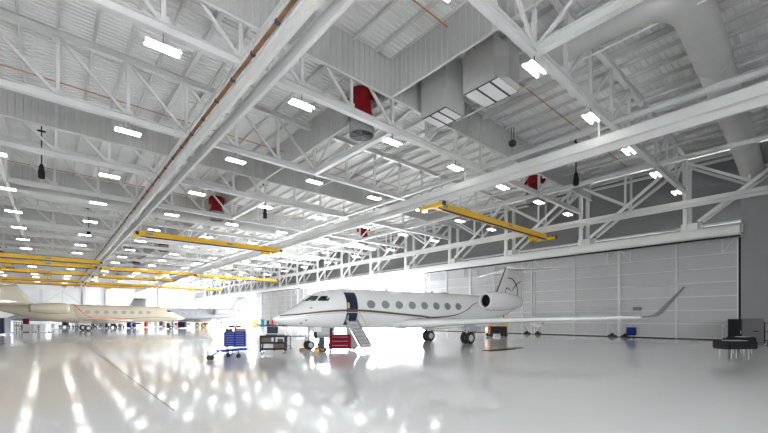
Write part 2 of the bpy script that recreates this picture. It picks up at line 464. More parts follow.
# ------------------------------------------------------------------ ceiling lights under every truss
def make_lamp():
    t = empty('ceiling_light', (0, 0, 0))
    MB().cbox((0, 0, .075), (1.25, .46, .03)).build('housing', midg, t)
    for s in (-1, 1):
        MB().cbox((0, s*.17, .02), (1.2, .09, .05), .01).build('tube', lampm, t)
    MB().box((-.012, -.012, .07), (.012, .012, .60)).build('suspension_rod', darkg, t)
    MB().cbox((0, 0, .12), (.2, .12, .06)).build('ballast', darkg, t)
    return t
lamp0 = make_lamp(); first = True
XLAMP = [39.3, 33.3, 27.3, 21.3, 15.3, 9.3, 3.3, -2.7, -8.7]
for k in range(1, 18):
    for j, x in enumerate(XLAMP):
        if x < 0 and k < 3 and x < -5: continue
        t = lamp0 if first else copy_tree(lamp0); first = False
        t.location = (x, YT[k], 12.42)
        tag(t, 'twin tube ceiling light, %s roof truss, %s lamp from the right' % (ORD[k-1], NTH[j]), 'ceiling light', 'twin tube lights hung from the trusses')

# ------------------------------------------------------------------ red air circulation fans
def make_fan():
    t = empty('ceiling_fan_unit', (0, 0, 0))
    MB().lathe([(.74, 0), (.76, .03), (.74, .95), (.72, .95), (.72, .03), (.74, 0)], n=32).build('lower_drum', midg, t, smooth=False)
    mb = MB()
    for a in range(3):
        c, s = math.cos(a*PI/3), math.sin(a*PI/3)
        mb.bar((-.72*c, -.72*s, .04), (.72*c, .72*s, .04), .015, .03)
    mb.build('guard', darkg, t)
    o = MB().lathe([(.80, .95), (.78, 1.0), (.62, 1.35), (.55, 1.7), (.56, 2.05), (.72, 2.35), (.74, 2.6), (.70, 2.62), (.5, 2.62), (0.01, 2.62)], n=32).build('bell', red, t); autosmooth(o)
    for a in range(4):
        c, s = math.cos(a*PI/2+.5), math.sin(a*PI/2+.5)
        MB().bar((.6*c, .6*s, 2.15), (1.0*c, 1.0*s, 2.15), .3, .4).build('mounting_lug', red, t)
    MB().box((-.03, -.5, 2.6), (.03, -.44, 4.2)).box((-.03, .44, 2.6), (.03, .5, 4.2)).build('hanger', steel, t)
    return t
fan0 = make_fan(); first = True; n = 0
for i, y in enumerate([18.15, 44.7, 71.3, 97.9, 124.5]):
    for j, x in enumerate((14.1, 35.1, -6.9)):
        if i == 0 and j == 2: continue
        t = fan0 if first else copy_tree(fan0); first = False
        t.location = (x, y, 12.95)
        tag(t, 'red and grey round air circulation fan hanging in the %s row, %s' % (NTH[i], ['over the hall middle', 'near the side doors', 'at the left'][j]), 'ceiling fan', 'red air circulation fans')

# ------------------------------------------------------------------ hanging black loudspeakers on poles
for (x, y, zb, lab) in ((33.0, 13.4, 13.05, 'black loudspeaker on a pole under the roof near the side doors'),
                        (-.5, 40.2, 12.95, 'black loudspeaker on a pole under the roof at the upper left'),
                        (17.8, 40.2, 12.95, 'black loudspeaker on a pole in the middle of the roof'),
                        (3.9, 64.6, 12.95, 'black loudspeaker on a pole left of the paired runway, far off')):
    t = empty('loudspeaker', (x, y, zb))
    o = MB().lathe([(.02, 0), (.2, .0), (.22, .1), (.22, .55), (.16, .75), (.18, .85), (.1, 1.1), (.02, 1.1)], n=16).build('horn', black, t); autosmooth(o)
    MB().box((-.04, -.04, 1.05), (.04, .04, ZD-.1-zb)).build('pole', black, t)
    MB().cbox((0, 0, ZD-.55-zb), (.5, .12, .12)).build('clamp', black, t)
    tag(t, lab, 'loudspeaker', 'black loudspeakers on poles')
t = empty('projector', (27.5, 16.0, 15.6))
MB().cbox((0, 0, .2), (.45, .45, .4), .05).build('body', darkg, t); MB().box((-.2, -.02, .4), (-.17, .02, 1.5)).box((.17, -.02, .4), (.2, .02, 1.5)).build('bracket', darkg, t)
tag(t, 'small dark device box hung on two rods from the roof deck', 'device')

# ------------------------------------------------------------------ air ducts
def bend(p0, c, p1, n=8):
    p0, c, p1 = Vector(p0), Vector(c), Vector(p1)
    return [(1-t)**2*p0+2*t*(1-t)*c+t*t*p1 for t in [i/n for i in range(n+1)]]
t = empty('round_duct', (20.2, 10.5, 15.4))
off = -Vector(t.location)
path = [(19.0, 11.9, 16.0), (19.6, 11.4, 16.03)]+bend((19.8, 11.1, 16.04), (20.2, 10.6, 16.05), (20.2, 9.8, 16.05), 4)+[(20.2, 6.4, 16.05)]+bend((20.2, 5.9, 16.05), (20.2, 3.85, 16.05), (22.6, 3.8, 16.05))+[(27, 3.8, 15.85)]
o = MB().tube(path, [.62]*8+[.63, .65, .67, .70, .73, .75, .77, .78, .78, .78][:len(path)-8], 28).build('pipe', ductm, t); o.location = off; autosmooth(o, 60)
path = [(27, 3.8, 15.85), (34.6, 3.75, 15.25)]+bend((41.5, 3.7, 14.5), (43.4, 3.7, 14.3), (44.2, 3.7, 13.9), 4)
o = MB().tube(path, .76, 28).build('pipe', ductm, t); o.location = off; autosmooth(o, 60)
for p, q, r in (((20.2, 9.0, 16.05), (20.2, 8.95, 16.05), .64), ((20.2, 7.2, 16.05), (20.2, 7.15, 16.05), .64), ((26.95, 3.8, 15.85), (27.05, 3.8, 15.84), .81), ((32, 3.77, 15.46), (32.06, 3.77, 15.45), .79), ((38, 3.72, 14.88), (38.06, 3.72, 14.87), .79)):
    o = MB().tube([p, q], r, 28).build('flange', ductm, t); o.location = off
tag(t, 'large round grey air duct curving across the upper right of the roof', 'air duct')

def duct_box(name, loc, dx, dy, z0, z1, chamf, lab):
    t = empty(name, loc)
    o = MB()
    c = chamf
    poly = [(-dx/2, -dy/2+c), (-dx/2+c, -dy/2), (dx/2-c, -dy/2), (dx/2, -dy/2+c), (dx/2, dy/2), (-dx/2, dy/2)]
    o.prism(poly, 'z', z0, z1).build('casing', ductm, t)
    mb = MB()
    for z in (z0+.6*(z1-z0),):
        mb.prism([(a*1.008, b*1.008) for a, b in poly], 'z', z-.03, z+.03)
    mb.build('seam', ductm, t)
    k = 0; y = -dy/2
    # bottom grilles: slightly proud white panels with dark gaps
    n = 3; w = dy/n
    for k in range(n):
        MB().box((-dx/2+.12, -dy/2+k*w+.07+(c*.5 if k == 0 else 0), z0-.04), (dx/2-.12, -dy/2+(k+1)*w-.07, z0)).build('grille', whitem, t)
    MB().box((-dx/2+.04, -dy/2+.04+c*.6, z0-.02), (dx/2-.04, dy/2-.04, z0)).build('grille_frame', darkg, t)
    tag(t, lab, 'air unit', 'boxy air units hung in the roof')
duct_box('air_unit', (17.7, 14.9, 14.0), 1.7, 1.9, 0, 3.0, .02, 'boxy grey air unit with white underside beside the ribbed curtain')
duct_box('air_unit', (18.3, 11.8, 14.4), 2.1, 2.5, 0, 1.9, .55, 'wide grey air unit with slanted face joined to the round duct')
tag(MB().box((17.35, 11.2, 16.3), (19.2, 13.0, ZD-.3)).build('duct_riser', ductm), 'rectangular grey riser duct above the slanted air unit', 'air duct')
for i, (y, z, r) in enumerate(((48.0, 13.6, .6), (65.5, 13.8, .6), (100.9, 13.8, .6))):
    tag(autosmooth(MB().tube([(-14, y, z), (40, y, z)], r, 20).build('round_duct', ductm), 60), 'long white round air duct crossing the hall between far trusses, %s to the camera' % ORD[i], 'air duct', 'long round ducts crossing the hall')

# ------------------------------------------------------------------ yellow overhead crane bridges
def bridge(xa, xb, y, lab, hoist=.3, z=11.0, rail=True):
    t = empty('overhead_crane', (xa, y, z)); w = xb-xa
    mb = MB(); mb.box((.1, -.17, -.36), (w-.1, .17, .14)); mb.box((.1, -.22, .1), (w-.1, .22, .15)); mb.box((.1, -.22, -.40), (w-.1, .22, -.35))
    mb.build('girder', yellow, t)
    for x in (.0, w):
        e = MB(); e.box((x-.16, -1.15, -.44), (x+.16, 1.15, -.18)); et = e.build('end_truck', yellow, t)
        for s in (-1, 1):
            MB().cbox((x, s*1.2, -.3), (.3, .12, .34)).build('bumper', darkg, et)
            MB().lathe([(0, -.05), (.09, -.05), (.09, .05), (0, .05)], (x, s*.85, -.12), 'x', 14).build('wheel', darkg, et)
    if rail:
        MB().box((.9, -.30, -.52), (w-.6, -.24, -.44)).build('festoon_rail', blue, t)
        MB().box((.4, -.34, -.47), (w-.2, -.28, -.40)).build('walkway_edge', navy, t)
    hx = w*hoist
    h = MB().cbox((hx, -.02, -.68), (1.1, .5, .42), .05).build('hoist', yellow, t)
    MB().tube([(hx, -.02, -.88), (hx, -.02, -1.5)], .02, 6).build('hook_cable', darkg, h)
    for q in (.02, .55): MB().box((w*q+.6, -.235, -.2), (w*q+1.25, -.222, .04)).build('sign_plate', midg, t)
    MB().cbox((1.5, .5, .28), (.9, .4, .4), .03).build('drive_motor', midg, t)
    tag(t, lab, 'overhead crane', 'yellow overhead crane bridges')
bridge(22.4, 41.0, 19.9, 'yellow overhead crane bridge nearest the camera, high above the white jet', .85)
bridge(6.7, 22.5, 47.1, 'yellow overhead crane bridge between the paired runway and the middle runway', .9)
bridge(-9.8, 6.1, 76.0, 'yellow overhead crane bridge at the left, nearest of the left bay ones', .5)
bridge(-9.8, 6.0, 83.5, 'yellow overhead crane bridge of the left bay, second nearest', .3)
bridge(6.7, 22.1, 84.4, 'yellow overhead crane bridge above the cream jet, in line with its neighbours', .6)
bridge(22.7, 40.8, 85.6, 'yellow overhead crane bridge reaching the side doors above the silver jet', .3)
bridge(-9.8, 6.0, 98.5, 'yellow overhead crane bridge of the left bay, third nearest', .6)
bridge(6.7, 22.3, 100.8, 'short looking yellow overhead crane bridge behind the long line of cranes', .3)
bridge(-9.8, 6.0, 119., 'yellow overhead crane bridge of the left bay, fourth nearest', .2)
bridge(6.7, 22.3, 122., 'yellow overhead crane bridge deep in the hall over the middle bay', .7)
bridge(22.5, 40.8, 124.6, 'yellow overhead crane bridge deep in the hall reaching the side wall', .5)
bridge(-9.8, 6.0, 131., 'yellow overhead crane bridge of the left bay, farthest', .8)
bridge(6.7, 20.8, 131., 'yellow overhead crane bridge farthest away over the middle bay', .4)

# ------------------------------------------------------------------ aircraft
FU = [(-2.35,1.97,1.93,.02),(-2.27,2.05,1.84,.10),(-2.1,2.13,1.74,.22),(-1.8,2.27,1.64,.38),(-1.3,2.52,1.54,.63),(-.8,2.80,1.47,.86),(-.4,3.08,1.43,.98),(0,3.42,1.41,1.08),(.4,3.64,1.39,1.16),(.9,3.80,1.37,1.22),(1.6,3.92,1.33,1.28),
      (2.5,3.99,1.31,1.33),(4,4.02,1.3,1.35),(13,4.02,1.3,1.35),(15.3,3.98,1.38,1.31),(17,3.93,1.65,1.2),(19,3.85,2.1,.95),(21,3.7,2.75,.55),(22.3,3.5,3.15,.18)]
def fi(s, k):
    P = FU; s = max(P[0][0], min(P[-1][0], s)); n = len(P)
    for i in range(n-1):
        if s <= P[i+1][0]: break
    def m(j):
        if j <= 0: return (P[1][k]-P[0][k])/(P[1][0]-P[0][0])
        if j >= n-1: return (P[-1][k]-P[-2][k])/(P[-1][0]-P[-2][0])
        a = (P[j][k]-P[j-1][k])/(P[j][0]-P[j-1][0]); b = (P[j+1][k]-P[j][k])/(P[j+1][0]-P[j][0])
        return 0 if a*b <= 0 else 2*a*b/(a+b)
    h = P[i+1][0]-P[i][0]; t = (s-P[i][0])/h
    return (2*t**3-3*t*t+1)*P[i][k]+(t**3-2*t*t+t)*h*m(i)+(-2*t**3+3*t*t)*P[i+1][k]+(t**3-t*t)*h*m(i+1)
def hy(s, z):
    T, B, W = fi(s, 1), fi(s, 2), fi(s, 3); q = 1-((z-(T+B)/2)/((T-B)/2))**2
    return W*math.sqrt(max(q, 0))
def skin(s, z, side, off=.012):
    y = hy(s, z); T, B = fi(s, 1), fi(s, 2); rz = (T-B)/2; nz = (z-(T+B)/2)/rz/rz; ny = y/fi(s, 3)**2
    l = math.hypot(nz, ny) or 1
    return (s, side*(y+off*ny/l), z+off*nz/l)
def disc(s, z, a, b, side, off, n=20, inner=0.):
    mb = MB(); rings = []
    for q in ((inner, (inner+1)/2, 1.) if inner else (.001, .5, 1.)):
        rings.append([skin(s+a*q*math.cos(2*PI*k/n), z+b*q*math.sin(2*PI*k/n), side, off) for k in range(n)])
    return mb.loft(rings, cap=False)
def sheet(polyA, polyB, side, off=.012, nv=6, mb=None):
    """surface strip between two polylines of (s,z) with the same number of points"""
    mb = mb or MB(); rows = []
    for t in [i/nv for i in range(nv+1)]:
        rows.append([skin(a[0]+(b[0]-a[0])*t, a[1]+(b[1]-a[1])*t, side, off) for a, b in zip(polyA, polyB)])
    return mb.loft(rows, cap=False, closed=False)
def smoothline(pts, n=6):
    out = []
    for i in range(len(pts)-1):
        p0 = pts[max(i-1, 0)]; p1 = pts[i]; p2 = pts[i+1]; p3 = pts[min(i+2, len(pts)-1)]
        for k in range(n):
            t = k/n
            out.append(tuple(.5*(2*p1[j]+(p2[j]-p0[j])*t+(2*p0[j]-5*p1[j]+4*p2[j]-p3[j])*t*t+(3*p1[j]-p0[j]-3*p2[j]+p3[j])*t**3) for j in (0, 1)))
    out.append(pts[-1]); return out
def ribbon(pts, w, side, off=.014):
    L = smoothline(pts); A = []; B = []
    for i, p in enumerate(L):
        a, b = L[max(i-1, 0)], L[min(i+1, len(L)-1)]; dx, dz = b[0]-a[0], b[1]-a[1]; l = math.hypot(dx, dz) or 1
        ww = (w(i/(len(L)-1)) if callable(w) else w)/2
        A.append((p[0]-dz/l*ww, p[1]+dx/l*ww)); B.append((p[0]+dz/l*ww, p[1]-dx/l*ww))
    return sheet(A, B, side, off, 2)
def airfoil(le, te, th, up, n=10):
    """closed section between le and te, thickness along 'up'"""
    le, te, up = Vector(le), Vector(te), Vector(up).normalized(); c = (te-le).length; top = []; bot = []
    for i in range(n+1):
        x = (1-math.cos(PI*i/n))/2
        y = 5*th*(.2969*math.sqrt(x)-.126*x-.3516*x*x+.2843*x**3-.1036*x**4)*c
        top.append(le+(te-le)*x+up*y*1.1); bot.append(le+(te-le)*x-up*y*.9)
    return [tuple(p) for p in top]+[tuple(p) for p in bot[-2:0:-1]]
STRIPE = [(-1.95,2.14),(-.91,2.23),(.26,2.37),(1.58,2.47),(3.03,2.49),(4.63,2.41),(6.37,2.28),(8.26,2.15),(9.5,2.05),(11.35,2.16),(12.41,2.36),(13.31,2.73),(14.0,3.11),(14.7,3.28)]
def aircraft(name, o0, rz, body, stripes, label, door=False, detail=True, trim=None, blue_tail=False):
    t = empty(name, (o0[0], o0[1], 0), rz); tag(t, label, 'airplane', 'business jets parked in the hangar')
    S = []; s = -2.35
    while s < 22.3: S.append(s); s += .06 if s < -1.6 else .15 if s < 2 else .4
    S.append(22.3); N = 48; rings = []
    for s in S:
        T, B, W = fi(s, 1), fi(s, 2), fi(s, 3)
        rings.append([(s, W*math.cos(2*PI*k/N), (T+B)/2+(T-B)/2*math.sin(2*PI*k/N)) for k in range(N)])
    MB().loft(rings).build('fuselage', body, t, smooth=True)
    # belly fairing
    rings = []
    for i in range(15):
        u = i/14; s = 5.6+9.6*u; f = math.sin(PI*u)**.6 if 0 < u < 1 else 0.02
        rings.append([(s, (.5+.95*f)*math.cos(2*PI*k/24), 1.62+(.15+.42*f)*math.sin(2*PI*k/24)) for k in range(24)])
    MB().loft(rings).build('belly_fairing', body, t, smooth=True)
    for side in (-1, 1):
        for k in range(8):
            s = 3.9+1.185*k
            w = disc(s, 2.91, .335, .275, side, .012, 24, .84).build('cabin_window', midg, t)
            disc(s, 2.91, .29, .235, side, .010).build('pane', glassm, w)
        sheet([(-.48,3.02),(-.3,3.14),(-.01,3.37)], [(.05,3.05),(.2,3.2),(.37,3.38)], side, .014).build('windshield', cockpit, t)
        sheet([(.16,3.06),(.3,3.2),(.49,3.37)], [(.85,3.07),(.95,3.2),(1.06,3.37)], side, .014).build('side_windshield', cockpit, t)
        for m_, dz, w in stripes:
            ribbon([(a, b+dz*(1 if a < 9 else 1.6)) for a, b in STRIPE], lambda u: w*(.35+1.0*math.sin(PI*min(1, u*1.15+.04))**.7 if u < .83 else .6*(1-u)/.17*w/w+.25), side, .014+.001*abs(dz)).build('stripe', m_, t)
        # wing
        st = [(.6, 6.3, 13.3, 1.55, .125), (1.4, 7.0, 13.1, 1.60, .12), (4.6, 8.8, 13.05, 1.74, .11), (9, 11.15, 14.2, 1.92, .10), (13.6, 13.6, 15.0, 2.05, .10)]
        rings = [airfoil((le, side*y, z), (te, side*y, z-.03), th, (0, 0, 1)) for y, le, te, z, th in st]
        MB().loft(rings).build('wing', body, t, smooth=True)
        wl = [(13.6, 13.6, 15.0, 2.05, (0, -side*.1, 1)), (13.95, 13.95, 15.05, 2.12, (0, -side*.5, 1)), (14.15, 14.25, 15.15, 2.30, (0, -side*1.2, 1)), (14.5, 14.9, 15.5, 2.95, (0, -side*2, 1)), (14.95, 15.6, 15.9, 3.74, (0, -side*3, 1))]
        MB().loft([airfoil((le, side*y, z), (te, side*y, z-.02), .09, up) for y, le, te, z, up in wl]).build('winglet', midg if body is acwhite else (trim or body), t, smooth=True)
        for yy, c0, c1 in ((3.2, 11.6, 14.0), (7.4, 12.7, 14.3)):
            MB().tube([(c0, side*yy, 1.60), (c0+.7, side*yy, 1.48), (c1-.6, side*yy, 1.5), (c1, side*yy, 1.68)], [.03, .16, .15, .03], 12).build('flap_fairing', body, t, smooth=True)
        if trim:
            MB().tube([(7.0-.02, side*1.45, 1.62), (8.8-.02, side*4.6, 1.75), (11.15-.02, side*9, 1.93), (13.55-.02, side*13.6, 2.06), (14.25, side*14.15, 2.32), (15.55, side*14.95, 3.72)], .05, 8).build('red_cover_strip', strred, t)
        # engine
        ey = 2.05; ez = 3.40
        e = MB().lathe([(.52, 14.75), (.50, 14.62), (.53, 14.5), (.60, 14.46), (.67, 14.55), (.76, 14.9), (.80, 15.6), (.79, 16.6), (.70, 17.7), (.56, 18.7), (.50, 18.9), (.45, 18.7), (.4, 18.0)], (0, side*ey, ez), 'x', 36).build('engine_nacelle', body, t, smooth=True)
        MB().lathe([(.52, 14.76), (.5, 15.1), (.16, 15.12), (.12, 14.95), (.01, 14.85)], (0, side*ey, ez), 'x', 32).build('intake_fan', fanblack, e, smooth=False)
        MB().lathe([(.44, 18.1), (.01, 18.1)], (0, side*ey, ez), 'x', 24).build('exhaust', fanblack, e)
        MB().loft([airfoil((15.1, side*y, ez+.1), (18.6, side*y, ez+.12), .07, (0, 0, 1)) for y in (.75, 1.6)]).build('pylon', body, t, smooth=True)
        # tailplane
        MB().loft([airfoil((19.9, 0, 6.62), (22.6, 0, 6.6), .09, (0, 0, 1)), airfoil((22.0, side*5.2, 6.42), (23.3, side*5.2, 6.42), .09, (0, 0, 1))]).build('tailplane', body, t, smooth=True)
    # fin with dorsal fillet
    MB().loft([airfoil((17.2, 0, 3.6), (22.4, 0, 3.4), .06, (0, 1, 0)), airfoil((18.6, 0, 4.3), (22.45, 0, 4.2), .09, (0, 1, 0)), airfoil((20.0, 0, 6.75), (22.6, 0, 6.7), .10, (0, 1, 0)), airfoil((20.25, 0, 6.95), (22.3, 0, 6.93), .05, (0, 1, 0))]).build('fin', body, t, smooth=True)
    # landing gear
    def wheel(c, r, w, parent, nm='wheel'):
        o = MB().lathe([(r*.55, -w/2), (r*.9, -w/2), (r, -w*.3), (r, w*.3), (r*.9, w/2), (r*.55, w/2)], c, 'y', 28).build(nm, rubber, parent); autosmooth(o)
        MB().lathe([(.01, -w*.36), (r*.2, -w*.42), (r*.25, -w*.3), (r*.5, -w*.34), (r*.58, -w*.46), (r*.58, w*.46), (r*.5, w*.34), (.01, w*.36)], c, 'y', 24).build('hub', lightg, o)
    ng = MB().tube([(0, 0, 1.5), (.05, 0, .3)], .07, 12).build('nose_gear_strut', alu, t, smooth=True)
    MB().bar((.06, 0, .95), (.75, 0, 1.45), .06, .06).build('drag_brace', alu, ng)
    MB().bar((-.15, -.25, .29), (-.02, .25, .29), .07, .07).build('axle', alu, ng)
    MB().box((-.12, -.2, .8), (.18, .2, .92)).box((-.25, -.12, .62), (-.05, .12, .72)).build('steering_unit', lightg, ng)
    for sy in (-1, 1):
        wheel((.05, sy*.18, .29), .29, .18, t, 'nose_wheel')
        MB().box((.2, sy*.30-.015, 1.12), (.75, sy*.30+.015, 1.42)).build('nose_gear_door', body, t)
        mg = MB().tube([(12.2, sy*2.1, 1.62), (12.25, sy*2.25, .45)], .10, 12).build('main_gear_strut', alu, t, smooth=True)
        MB().bar((12.2, sy*1.2, 1.4), (12.25, sy*2.2, .8), .08, .08).build('side_brace', alu, mg)
        MB().prism([(12.0, .95), (13.3, 1.0), (13.5, 1.55), (11.9, 1.6)], 'y', sy*2.62-.02, sy*2.62+.02).build('main_gear_door', lightg, t)
        for dy in (-.24, .24): wheel((12.25, sy*2.25+dy, .46), .46, .27, t, 'main_wheel')
    # aerials, beacon
    MB().prism([(5.9, 3.98), (6.2, 3.98), (6.35, 4.3), (6.25, 4.3)], 'y', -.02, .02).build('aerial', lightg, t)
    MB().lathe([(.1, 3.98), (.09, 4.1), (.01, 4.14)], (10.6, 0, 0), 'z', 12).build('beacon', brown if detail else redbright, t)
    MB().prism([(11.4, 3.99), (12.6, 3.99), (12.2, 4.1), (11.7, 4.09)], 'y', -.06, .06).build('satellite_fairing', midg, t)
    for sx, sz in ((-.26, 2.61), (-.54, 1.88), (-.78, 1.7)): disc(sx, sz, .07, .035, -1, .02).build('probe', darkg, t)
    disc(8.0, 1.9, .1, .04, -1, .015).build('probe', darkg, t)
    # fin marking: two curved strokes
    def stroke(pts, w, m_):
        L = smoothline(pts); mb = MB(); rows = []
        for i, p in enumerate(L):
            q, r = L[max(i-1, 0)], L[min(i+1, len(L)-1)]; dx, dz = r[0]-q[0], r[1]-q[1]; l = math.hypot(dx, dz)
            ww = w*(.35+.65*math.sin(PI*i/(len(L)-1)))/2
            ry = []
            for sg in (1, -1):
                X = p[0]-sg*dz/l*ww; Z = p[1]+sg*dx/l*ww
                f0 = (Z-4.3)/2.45; le = 18.6+1.4*f0; te = 22.45+.15*f0; u = min(max((X-le)/(te-le), .001), 1); th = .095
                yy = 5*th*(.2969*math.sqrt(u)-.126*u-.3516*u*u+.2843*u**3-.1036*u**4)*(te-le)*1.1+.012
                ry.append((X, -yy, Z))
            rows.append(ry)
        mb.loft(rows, cap=False, closed=False).build('fin_marking', m_, t)
    if door:
        fr = sheet([(2.05, z) for z in [3.66-.15*i for i in range(15)]], [(2.86, z) for z in [3.66-.15*i for i in range(15)]], -1, .012, 6).build('cabin_doorway', navy, t)
        sheet([(2.10, 2.98), (2.10, 2.78), (2.10, 2.62)], [(2.24, 2.98), (2.24, 2.78), (2.24, 2.62)], -1, .03, 2).build('brass_light', goldm, fr)
        # airstair
        a = empty('airstair', (0, 0, 0)); a.parent = t
        top = Vector((0, -1.22, 1.86)); bot = Vector((0, -2.95, .27))
        MB().bar((2.47, top.y, top.z-.12), (2.47, bot.y, bot.z-.08), .70, .03).build('back_board', lightg, a)
        for sx in (2.1, 2.84):
            MB().bar((sx, top.y, top.z), (sx, bot.y, bot.z), .05, .2).build('stringer', alu, a)
        for i in range(7):
            c = top.lerp(bot, (i+.35)/7)
            MB().box((2.12, c.y-.14, c.z-.02), (2.82, c.y+.14, c.z+.02)).build('step', midg, a)
            MB().box((2.12, c.y-.02, c.z-.12), (2.82, c.y+.0, c.z-.03)).build('riser', lightg, a)
        MB().bar((2.84, -1.3, 1.5), (2.84, -1.55, 2.35), .03, .03).bar((2.84, -1.55, 2.35), (2.95, -2.65, 1.2), .03, .03).bar((2.95, -2.65, 1.2), (2.84, -2.5, .55), .03, .03).build('handrail', alu, a)
        MB().bar((2.1, -1.25, 1.5), (2.1, -1.45, 2.2), .03, .03).bar((2.1, -1.45, 2.2), (2.1, -1.15, 1.9), .03, .03).build('handrail', alu, a)
        MB().prism([(-1.25, 1.4), (-1.4, .03), (-2.3, .03), (-2.75, .3), (-1.6, 1.4)], 'x', 2.03, 2.06).build('side_screen', lightg, a)
        stroke([(20.0, 5.75), (20.7, 5.7), (21.3, 5.3), (21.65, 4.7), (21.6, 4.2), (21.2, 4.15)], .16, strbk)
        stroke([(22.3, 5.55), (21.7, 5.35), (21.0, 4.9), (20.6, 4.45)], .14, strbr)
        stroke([(19.6, 4.3), (19.8, 4.75), (20.15, 4.75), (20.5, 4.5)], .14, strbr)
        MB().tube([(18.62, 0, 4.34), (20.0, 0, 6.75)], .055, 8).build('deicing_edge', darkg, t)
    if blue_tail:
        stroke([(22.3, 6.3), (21.6, 5.8), (21.7, 5.1), (22.3, 4.6)], .7, skyblue)
        stroke([(22.4, 4.9), (21.5, 4.6), (20.8, 4.5)], .3, redbright)
    return t
A1 = math.radians(-5.6)
aircraft('business_jet', (12.35, 21.4), A1, acwhite, ((strbr, 0, .105), (lightg, -.13, .04)), 'white twin engine business jet with brown stripe, cabin door open and stairs down', door=True)
aircraft('business_jet', (16.4, 77.0), PI+math.radians(5), actan, ((strbr, -.35, .05),), 'cream coloured business jet with red strips on its wing, nose to the right', detail=False, trim=actan)
aircraft('business_jet', (11.7, 86.6), 0, acsilver, ((lightg, -.3, .05),), 'silver grey business jet behind the cream one, nose to the left', detail=False, blue_tail=True)
aircraft('business_jet', (-4.5, 111.), 0, acsilver, ((lightg, -.3, .05),), 'pale grey business jet farthest away, only its tail showing above the cream jet', detail=False)
# big blue curved tail marking of the silver jet, and its uncovered engine
# ------------------------------------------------------------------ ground equipment
def casters(t, w, d, r=.07, m=None, z=0.):
    for sx in (-1, 1):
        for sy in (-1, 1):
            x, y = sx*(w/2-r-.01), sy*(d/2-r-.01)
            c = MB().lathe([(0, -.02), (r*.8, -.025), (r, -.015), (r, .015), (r*.8, .025), (0, .02)], (x, y, r), 'x', 16).build('caster', rubber, t)
            MB().box((x-.035, y-.03, r), (x+.035, y+.03, 2*r+.03)).build('fork', alu, c)
def chest(loc, rz, w, d, h, m, lab, drawers=5, base=.16, cols=1, handle=True, lid=None, cat='tool chest', name='tool_chest', grp=None):
    t = empty(name, (loc[0], loc[1], 0), rz)
    MB().cbox((0, 0, base+(h-base)/2), (w, d, h-base), .015).build('body', m, t)
    casters(t, w, d, (base-.03)/2)
    cw = (w-.04)/cols
    dh = (h-base-.08)/drawers
    for c in range(cols):
        for i in range(drawers):
            x = -w/2+.02+cw*(c+.5); z = base+.03+dh*(i+.5)
            dr = MB().cbox((x, -d/2-.012, z), (cw-.03, .024, dh-.02), .005).build('drawer', m, t)
            MB().box((x-cw*.38, -d/2-.05, z+dh*.2), (x+cw*.38, -d/2-.03, z+dh*.2+.02)).build('drawer_handle', midg, dr)
    if handle: MB().tube([(w/2, -d*.4, h-.12), (w/2+.08, -d*.4, h-.08), (w/2+.08, d*.4, h-.08), (w/2, d*.4, h-.12)], .014, 8).build('push_handle', alu, t)
    MB().box((-w/2+.02, -d/2+.02, h-.004), (w/2-.02, d/2-.02, h+.02)).build('top_mat', lid or darkg, t)
    return tag(t, lab, cat, grp)
RC = math.radians(-41.2)     # facing the camera
chest((8.85, 24.3), RC+.15, 1.28, .62, 1.14, blue, 'blue wheeled tool chest with a cluttered top, nearest to the left foreground', 6, .2, 2)
# clutter on the blue chest, each a thing of its own
P = lambda dx, dy, a=RC+.15, o=(8.85, 24.3): (o[0]+dx*math.cos(a)-dy*math.sin(a), o[1]+dx*math.sin(a)+dy*math.cos(a))
def small(name, loc, m, lab, cat, dims, rz=0., z=0., bev=.02):
    o = MB().cbox((0, 0, dims[2]/2), dims, bev).build(name, m, None, (loc[0], loc[1], z)); o.rotation_euler = (0, 0, rz)
    return tag(o, lab, cat)
def parts_bin(loc, z, m, m2, lab, rz, w=.5, d=.35, h=.16):
    t = empty('parts_bin', (loc[0], loc[1], z), rz)
    mb = MB(); mb.box((-w/2, -d/2, 0), (w/2, d/2, .02))
    for a, b in (((-w/2, -d/2), (w/2, -d/2+.02)), ((-w/2, d/2-.02), (w/2, d/2)), ((-w/2, -d/2), (-w/2+.02, d/2)), ((w/2-.02, -d/2), (w/2, d/2))):
        mb.box((a[0], a[1], 0), (b[0], b[1], h))
    mb.build('tray', m, t)
    MB().cbox((-.1, 0, .1), (.2, .2, .14), .02).cbox((.12, .02, .11), (.16, .14, .18), .02).build('contents', m2, t)
    return tag(t, lab, 'bin')
parts_bin(P(-.42, 0), 1.162, darkg, tanm, 'dark open tray of parts on the left end of the blue tool chest', RC+.15, .4)
t = empty('spray_bottle', (*P(-.02, -.12), 1.162)); o = MB().lathe([(.01, 0), (.08, 0), (.09, .02), (.09, .2), (.03, .28), (.03, .33), (.01, .33)], n=16).build('bottle', redbright, t); autosmooth(o)
MB().box((-.06, -.02, .31), (.04, .02, .37)).build('nozzle', whitem, t); tag(t, 'red spray bottle standing on the blue tool chest', 'bottle')
parts_bin(P(.32, .05), 1.162, midg, darkg, 'grey bin of tools on the right end of the blue tool chest', RC+.15, .6, .4, .2)
# rack bar behind it
t = empty('work_stand', (9.6, 26.3, 0), RC)
for sx in (-.75, .75):
    for sy in (-.25, .25): MB().box((sx-.025, sy-.025, 0), (sx+.025, sy+.025, 1.35)).build('leg', lightg, t)
MB().box((-.8, -.3, 1.33), (.8, .3, 1.38)).build('top', midg, t); MB().box((-.78, -.27, .5), (.78, .27, .53)).build('shelf', lightg, t)
tag(t, 'grey metal stand with a flat top behind the blue tool chest', 'stand')
small('case', (9.45, 26.2), darkg, 'dark equipment case lying on the grey stand behind the blue chest', 'case', (.8, .35, .16), RC, 1.38)
